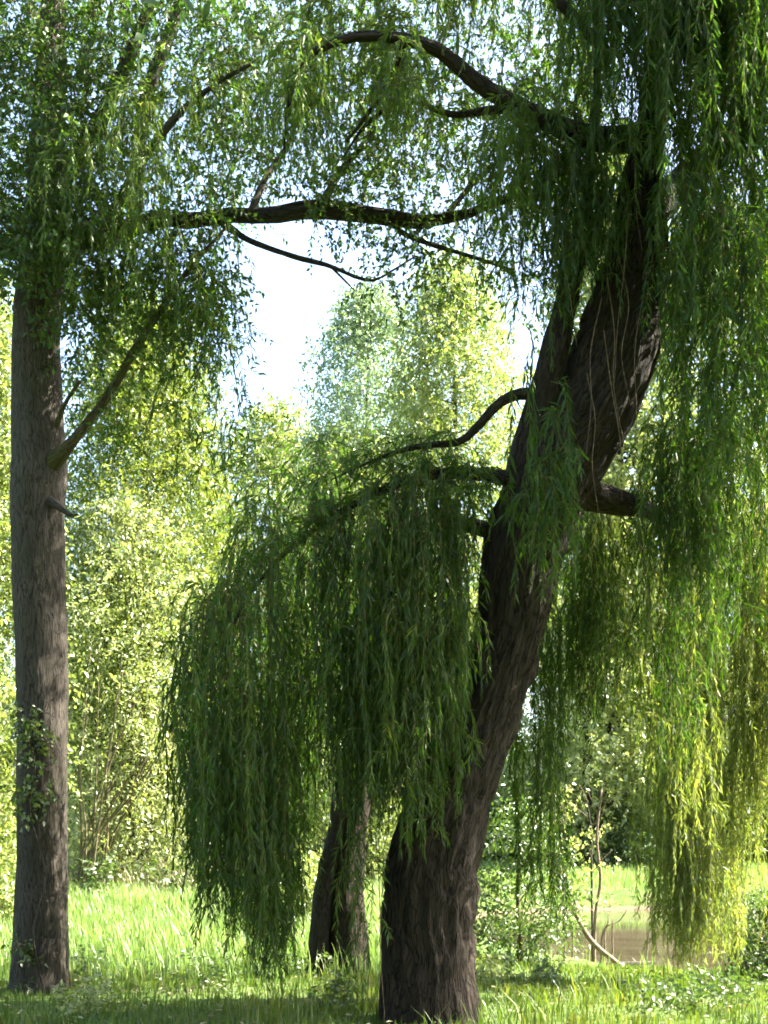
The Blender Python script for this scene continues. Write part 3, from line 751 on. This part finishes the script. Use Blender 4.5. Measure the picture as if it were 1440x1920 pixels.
# ivy sprigs on that trunk
ivy = empty('ivy', (lt_root[0], lt_root[1] - 0.3, 0)); tag(ivy, 'leafy climbing sprigs clinging to the straight grey-brown trunk', 'climbing plant')
ww = Wood(); ww.tube(W([(88, 1880, 4, 10.5), (62, 1750, 4, 10.45), (84, 1640, 3.5, 10.47), (56, 1520, 3, 10.47), (66, 1440, 3, 10.46), (50, 1370, 2, 10.45)]), sides=6)
ww.build('stem', M['grey_bark'], ivy)
lv = Leaves()
yy = np.concatenate([rng.uniform(1330, 1500, 24), rng.uniform(1540, 1860, 6)])
clumps(lv, rng.uniform(28, 85, 30), yy, 10.46 + 0 * yy, 0.06 + 0 * yy, 5, 0.13, spacing=0.035, L=0.06, W=0.045)
lv.build('foliage', M['bush_leaf'], ivy)

# ------------------------------------------------------------------ twin-stemmed willow behind the curtain
tw = P(630, 1825, 12.3)
twin = empty('twin_willow', (tw[0], tw[1], 0)); tag(twin, 'twin-stemmed dark tree standing just behind the hanging willow curtain', 'tree')
ww = Wood(); ww.tube(W([(660, 1870, 120), (655, 1825, 88), (652, 1740, 72), (650, 1650, 62), (662, 1540, 56), (684, 1400, 48), (700, 1250, 40), (720, 1080, 30), (740, 900, 18)], 12.3), sides=40, furrow=0.03, lump=0.06, step=0.05, seed=31)
ww.build('trunk', M['willow_bark'], twin)
ww = Wood(); ww.tube(W([(604, 1870, 70), (598, 1825, 48), (600, 1740, 40), (612, 1640, 36), (634, 1540, 32), (640, 1400, 28), (620, 1250, 20), (590, 1100, 10)], 12.2), sides=32, furrow=0.02, lump=0.06, step=0.05, seed=32)
ww.build('trunk', M['dark_bark'], twin)
lv = Leaves(); n = 46
clumps(lv, rng.normal(680, 110, n), rng.uniform(850, 1350, n), rng.uniform(11.6, 13.4, n), np.full(n, 0.32), 12, 0.4, spacing=0.045, L=0.1, W=0.03)
lv.build('crown', M['willow_leaf'], twin)


# ------------------------------------------------------------------ background trees
def tree(name, label, px, Y, top, bottom, halfw, leafmat, barkmat=None, n=70, nsh=14, r=None, L=0.12, Wd=0.06, trunk_w=0.3, seed=0, sh=0.6, group=None, low=None, spacing=0.06, shape=0.6, lean=0, cat='tree', double=2.2):
    base = P(px, HZ, Y); gz_ = float(ground_h(base[0], Y))
    root = empty(name, (base[0], Y, gz_)); tag(root, label, cat, group)
    zt = CAM_H + (HZ - top) * Y / F; zb = max(CAM_H + (HZ - bottom) * Y / F, gz_ + 0.15); hw = halfw * Y / F
    R = np.random.default_rng(seed + 100)
    lx = lean * Y / F
    tip = np.array([base[0] + lx, Y, zt - 0.12 * (zt - zb)])
    mid = np.array([base[0] + lx * 0.35 + R.normal() * 0.1, Y, gz_ + 0.5 * (tip[2] - gz_)])
    wd = Wood()
    tp = np.array([[base[0], Y, gz_ - 0.3, trunk_w * 0.75], [base[0], Y, gz_ + 0.25, trunk_w * 0.52], [*mid, trunk_w * 0.33], [*tip, 0.02]])
    wd.tube(tp, sides=14, lump=0.08, furrow=trunk_w * 0.05, seed=seed)
    # clump centres in an uneven egg-shaped volume, mostly towards its skin
    u = R.uniform(0, 1, n); a = R.uniform(0, 2 * math.pi, n)
    z = zb + (zt - zb) * u
    prof = np.sin(np.clip(u, 0.02, 0.98) ** shape * math.pi) ** 0.6
    lob = 0.72 + 0.5 * vnoise(np.cos(a) * 1.4 + 9 + seed, np.sin(a) * 1.4 + 9, u * 3.2 + seed)
    rr = hw * prof * lob * R.uniform(0.25, 1, n) ** 0.5
    c = np.stack([base[0] + lx * u + np.cos(a) * rr, Y + np.sin(a) * rr, z], 1)
    rc = r or hw * 0.22
    S_axis = spline(tp, 40)[:, :3]
    for i in range(0, n, 2):
        j = int(np.clip(np.argmin(np.abs(S_axis[:, 2] - (c[i, 2] - 0.5 * np.linalg.norm(c[i, :2] - S_axis[20, :2])))), 4, 38))
        s = S_axis[j]; m_ = 0.5 * (s + c[i]) + np.array([0, 0, -0.06 * np.linalg.norm(c[i] - s)])
        rad = max(0.012, trunk_w * 0.16 * (1 - j / 45))
        wd.tube(np.array([[*s, rad], [*m_, rad * 0.65], [*c[i], rad * 0.2]]), sides=6, cap=False)
    wd.build('trunk', barkmat or M['grey_bark'], root)
    k = np.repeat(np.arange(n), nsh)
    d = norm(rng.normal(size=(len(k), 3)) + np.array([0, 0, 0.2]))
    S = c[k] + d * (rc * rng.uniform(0.1, 1, len(k)) ** 0.6)[:, None]
    lv = Leaves()
    tt = (R.normal(size=n) * 0.14)[k]
    lv.shoots(S, d, sh * rng.uniform(0.6, 1.3, len(k)), spacing=spacing, L=L, W=Wd, tint=tt, twig=False)
    cr = lv.build('crown', leafmat, root)
    if double:
        c2 = cr.copy(); C.objects.link(c2)
        c2.rotation_euler = (0, 0, double)       # same foliage turned about the trunk axis
    return root


tree('poplar', 'slender blue-green poplar rising in the gap under the long limb', 690, 30, 560, 1050, 125, M['blue_leaf'], n=80, nsh=20, seed=1, trunk_w=0.4, L=0.11, Wd=0.07)
tree('ash_tree', 'pale yellow-green hazy tree below the open patch of sky', 520, 38, 790, 1400, 170, M['bright_leaf'], n=130, nsh=22, seed=2, L=0.14, Wd=0.085, trunk_w=0.45)
tree('alder', 'leafy green tree left of the willow fork below the long limb', 850, 26, 520, 1300, 160, M['bright_leaf'], n=150, nsh=24, seed=3, trunk_w=0.4, L=0.1, Wd=0.06)
tree('maple', 'broad yellow-green tree behind the straight trunk', 270, 23, 600, 1500, 220, M['mid_leaf'], n=230, nsh=26, seed=4, trunk_w=0.35, L=0.09, Wd=0.052)
tree('field_maple', 'bright green tree at the very left border beside the straight trunk', -30, 15.5, 560, 1760, 110, M['bright_leaf'], n=120, nsh=20, seed=5, trunk_w=0.25, L=0.09, Wd=0.055)
tree('hawthorn', 'mid-green tree filling the space behind the hanging curtain', 660, 29, 860, 1640, 210, M['bright_leaf'], n=170, nsh=20, seed=6, trunk_w=0.35, L=0.12, Wd=0.072)
tree('aspen', 'pale leafy tree beyond the pond right of the leaning trunk', 1100, 42, 840, 1600, 160, M['silver_leaf'], n=140, nsh=20, seed=7, trunk_w=0.45, L=0.18, Wd=0.11)
tree('lime_tree', 'tall green tree beyond the pond behind the yellow curtain', 1340, 45, 420, 1560, 230, M['bright_leaf'], n=200, nsh=22, seed=8, trunk_w=0.6, L=0.2, Wd=0.12)
tree('dark_trunked_tree', 'tree beyond the pond with a thick dark trunk showing low', 1155, 44, 300, 1330, 170, M['bright_leaf'], M['willow_bark'], n=140, nsh=20, seed=9, trunk_w=1.0, L=0.19, Wd=0.12)
tree('crack_willow', 'pale shrubby willow with whitish leaves right of the straight trunk', 245, 21.5, 960, 1600, 190, M['silver_leaf'], M['mossy_bark'], n=120, nsh=24, seed=10, trunk_w=0.16, L=0.1, Wd=0.035, sh=0.5, shape=0.8)
t = bpy.data.objects['crack_willow']
for k in range(20):
    x0 = random.uniform(130, 190); a = random.uniform(0.0, 1); yy = random.uniform(19.8, 21.5)
    x1, y1 = min(x0 + 10 + 210 * a, 350), random.uniform(1180, 1300) + 110 * a
    branch(t, [(x0, 1700, 5, yy), (x0 + 10 + 25 * a, 1570, 4.5, yy), (0.45 * x0 + 0.55 * x1 + random.uniform(-14, 14), 1450 + random.uniform(-30, 30), 3.4, yy - 0.2), (x1, y1, 1.6, yy - 0.4)], M['shrub_bark'], sides=6, seed=k, furrow=0)
tree('low_sallow', 'low pale bush at the foot of the shrubby willow', 185, 21, 1560, 1650, 70, M['silver_leaf'], M['shrub_bark'], n=40, nsh=12, seed=33, trunk_w=0.05, L=0.08, Wd=0.03, sh=0.3, cat='bush')
tree('elder_bush', 'dark green bush between the leaning trunk and the pond', 975, 14.5, 1520, 1800, 98, M['bush_leaf'], M['twig'], n=46, nsh=14, seed=11, trunk_w=0.08, L=0.08, Wd=0.035, sh=0.35, cat='bush')
tree('bramble_bush', 'low shaded bush on the far bank under the dark trunk', 1160, 42, 1540, 1650, 120, M['bush_leaf'], M['twig'], n=70, nsh=18, seed=12, trunk_w=0.08, L=0.12, Wd=0.07, sh=0.4, cat='bush')
tree('sallow_bush', 'scrubby bush with dry stems at the edge of the sunny meadow', 310, 25, 1450, 1620, 120, M['bright_leaf'], M['mossy_bark'], n=50, nsh=12, seed=13, trunk_w=0.08, L=0.1, Wd=0.04, sh=0.4, cat='bush')
tree('dogwood_bush', 'small leafy bush at the right border on the pond edge', 1440, 13.2, 1690, 1850, 75, M['bush_leaf'], M['twig'], n=34, nsh=12, seed=14, trunk_w=0.06, L=0.07, Wd=0.035, sh=0.28, cat='bush')
tree('hazel_bush', 'bright yellow-green bush glimpsed between curtain and twin stems', 560, 17, 1600, 1810, 70, M['bright_leaf'], M['twig'], n=40, nsh=12, seed=15, trunk_w=0.06, L=0.08, Wd=0.045, sh=0.3, cat='bush')


def copy_tree(src, x, y, rz, s, label, group, cat='tree'):
    r = src.copy(); C.objects.link(r)
    r.location = (x, y, float(ground_h(x, y))); r.rotation_euler = (0, 0, rz); r.scale = (s, s, s)
    tag(r, label, cat, group)
    for ch in src.children:
        c = ch.copy(); C.objects.link(c); c.parent = r
    return r


srcs = [bpy.data.objects[n_] for n_ in ('ash_tree', 'lime_tree', 'alder', 'aspen')]
for i, x in enumerate(np.linspace(-30, 42, 19)):
    s = srcs[i % 4]
    f = {0: 0.95, 1: 0.58, 2: 1.0, 3: 0.85}[i % 4]
    if -7 < x < 0: f *= 0.8
    copy_tree(s, x + random.uniform(-1.5, 1.5), 60 + random.uniform(-4, 6), random.uniform(0, 6.28), f * random.uniform(0.85, 1.1), ('pale yellow-green rounded tree in the far row', 'tall broad green tree in the far row', 'narrow leafy tree in the far row', 'silvery whitish-leaved tree in the far row')[i % 4] + ' behind meadow and pond', 'far row of trees')

hb = bpy.data.objects['bramble_bush']
for i, x in enumerate(np.linspace(-26, 34, 24)):
    copy_tree(hb, x + random.uniform(-1, 1), 51 + random.uniform(-3, 3), random.uniform(0, 6.28), random.uniform(1.5, 2.6), 'bush in the far hedge below the distant row of trees', 'bushes of the far hedge', 'bush')

# unseen trees added behind the viewpoint to keep open sky off the near side
for i, (x, y, k) in enumerate(((-15, 2, 1), (-13, -8, 2), (-5, -11, 1), (3, -12, 3), (11, -9, 1), (17, -3, 2), (-20, -4, 3), (-9, -16, 1), (8, -17, 1), (18, -12, 1), (0, -18, 2))):
    copy_tree(srcs[k], x, y, i * 1.3, (0.8, 0.6, 1.0, 0.9)[k], 'unseen tree added behind the viewpoint to block open sky', 'added sky-blocking trees')

# ------------------------------------------------------------------ pond edge: saplings, fallen branch, sticks
sap = [('leafless thin upright sapling standing in the pond shallows, tallest of its group', [(1113, 1790, 7), (1116, 1720, 6), (1126, 1650, 6), (1119, 1570, 5), (1128, 1480, 3)], 15.8),
       ('thin sapling in the shallows with small pale leaves, beside the dark green bush', [(1058, 1800, 6), (1056, 1700, 5), (1051, 1600, 4), (1057, 1510, 2.5)], 15.6),
       ('thin grey stem leaning into the dark far trunk', [(1112, 1780, 5), (1109, 1640, 4), (1108, 1560, 4), (1100, 1500, 2)], 16.1)]
for i, (lab, pth, Y) in enumerate(sap):
    r_ = P(pth[0][0], pth[0][1], Y)
    e = empty('sapling', (r_[0], r_[1], -0.45)); tag(e, lab, 'sapling', 'saplings in the pond shallows')
    ww = Wood(); q = W(pth, Y); q[0, 2] = -0.65; ww.tube(q, sides=8)
    ww.build('stem', M['pale_twig'] if i != 2 else M['grey_bark'], e)
    for k in range(5):
        ww = Wood()
        j = random.randint(1, len(pth) - 2); s0 = q[j, :3] + (q[j + 1, :3] - q[j, :3]) * random.random()
        d_ = np.array([random.uniform(-1, 1), random.uniform(-1, 1), random.uniform(0.4, 1)]); d_ = d_ / np.linalg.norm(d_) * random.uniform(0.3, 0.7)
        ww.tube(np.array([[*s0, 0.008], [*(s0 + d_ * 0.5 + np.array([0, 0, 0.03])), 0.005], [*(s0 + d_), 0.003]]), sides=5)
        ww.build('twig', M['pale_twig'], e)
    lv = Leaves(); n = (10, 34, 8)[i]
    clumps(lv, rng.normal(pth[-1][0], 22, n), rng.uniform(pth[-1][1] - 20, pth[1][1], n), np.full(n, Y), np.full(n, 0.12), 3, 0.16, spacing=0.04, L=0.07, W=0.05)
    lv.build('foliage', M['silver_leaf'], e)


def stick(name, label, pth, Y, mat, cat='branch', group=None):
    q = W(pth, Y); r_ = q[0]
    e = Wood(); e.tube(q, sides=9, lump=0.1)
    o = e.build(name, mat)
    return tag(o, label, cat, group)


stick('fallen_branch', 'bent fallen branch curving down into the pond water', [(1048, 1620, 6), (1060, 1670, 8), (1082, 1720, 9), (1112, 1768, 10), (1165, 1812, 9)], 15.6, M['pale_twig'])
stick('floating_log', 'thin dark log lying flat on the pond water among dead stems', [(1068, 1806, 6, 16.6), (1110, 1808, 10, 16.4), (1165, 1808, 10, 16.4), (1218, 1805, 7, 16.6)], None, M['grey_bark'], 'log')
dead = ((1150, 1780, 1722, 3, 'straight dead stem standing up midway along the floating log'), (1168, 1782, 1716, -4, 'tall dead stem just right of the middle of the floating log'), (1183, 1776, 1735, 10, 'short slanting dead stem near the right end of the floating log'), (1210, 1790, 1715, 2, 'upright dead stem at the right tip of the floating log'),
        (1137, 1775, 1712, 14, 'leaning dead stem right beside the tallest sapling'), (1072, 1810, 1690, -8, 'long dead stem in the shallows next to the dark green bush'), (1044, 1812, 1735, 3, 'short dead stem at the left border of the open water'), (1128, 1776, 1705, 40, 'strongly slanting dead stem crossing behind the tallest sapling'))
for i, (x, yb, yt, dx, lab) in enumerate(dead):
    Yd_ = 15.9 + 0.15 * (i % 3)
    if i in (1, 2, 6): continue
    bx_ = random.uniform(-6, 6) + (9 if i % 2 else -9)
    q = W([(x, yb + 30, 4), (x + bx_ * 0.5, 0.5 * (yb + yt) + 8, 3), (x + dx * 0.7 + bx_, 0.3 * yb + 0.7 * yt, 2.4), (x + dx + bx_ * 1.6, yt, 1.4)], Yd_); q[0, 2] = -0.6
    e = Wood(); e.tube(q, sides=8, lump=0.1)
    tag(e.build('dead_stem', M['pale_twig']), lab, 'stick', 'dead stems in the pond')

# fallen willow leaves and bits of twig caught in the grass
lv = Leaves(); n = 1500
x = rng.uniform(-4, 6, n); y = 7 + 7 * rng.uniform(0, 1, n) ** 1.2; a = rng.uniform(0, 6.28, n)
lv.leaves(np.stack([x, y, ground_h(x, y) + rng.uniform(0.02, 0.1, n)], 1), np.stack([np.cos(a), np.sin(a), rng.normal(size=n) * 0.3], 1), 0.08, 0.018, rng.uniform(0, 1, n), droop=0.1)
tag(lv.build('fallen_leaves', M['dry_blade']), 'fallen narrow willow leaves scattered in the lawn', 'leaves', kind='stuff')

# ------------------------------------------------------------------ weeds in the grass
weeds = [(640, 1862, 9.9, 60, 'nettle clump in the shade left of the leaning trunk'), (560, 1800, 12, 70, 'sunlit weeds below the tip of the hanging curtain'), (930, 1800, 12.2, 90, 'pale leafy weeds right of the leaning trunk base'),
         (150, 1780, 12.0, 70, 'weeds at the foot of the straight trunk'), (1010, 1830, 11.6, 60, 'low weeds on the near edge of the pond'), (1390, 1850, 10.6, 90, 'leafy weeds in the lower corner by the pond'), (1240, 1880, 10.0, 80, 'low dappled weeds in the grass before the yellow curtain'),
         (160, 1905, 9.4, 40, 'small grey-green weed tuft in the foreground grass'), (1320, 1895, 9.7, 70, 'scattered pale weeds at the lower edge right of the pond view'), (385, 1835, 11.4, 60, 'pale weeds at the shaded edge of the meadow'),
         (170, 1660, 19.5, 60, 'tall weeds at the back of the meadow close to the straight trunk'), (250, 1650, 20.5, 60, 'tall weeds at the back of the meadow under the slanting shrub stems'), (335, 1650, 20.0, 60, 'tall weeds at the back of the meadow beside the hanging curtain')]
for i, (px, py, Y, hw, lab) in enumerate(weeds):
    b_ = P(px, HZ, Y); z0 = float(ground_h(b_[0], Y))
    e = empty('weed_clump', (b_[0], Y, z0)); tag(e, lab, 'weed')
    n = 26
    x = b_[0] + rng.normal(size=n) * hw * 0.55 * Y / F; y = Y + rng.normal(size=n) * 0.3
    S = np.stack([x, y, ground_h(x, y)], 1); d = norm(rng.normal(size=(n, 3)) * 0.35 + np.array([0, 0, 1]))
    big = 2.2 if i > 9 else 1.0
    lv = Leaves(); lv.shoots(S, d, rng.uniform(0.15, 0.42, n) * big, spacing=0.02 * big, L=0.065 * big, W=0.032 * big, droop=0.1, rt=0.003)
    lv.build('foliage', M['silver_leaf'] if i in (2, 7) else M['bush_leaf'], e)
blades('dry_grass', 1200, (-6.6, -2.6, 19.5, 22.5), 0.3, 0.8, 0.012, M['dry_blade'], 'dry brown grass stalks at the back of the sunny meadow', dens=1.0, lean=0.8)
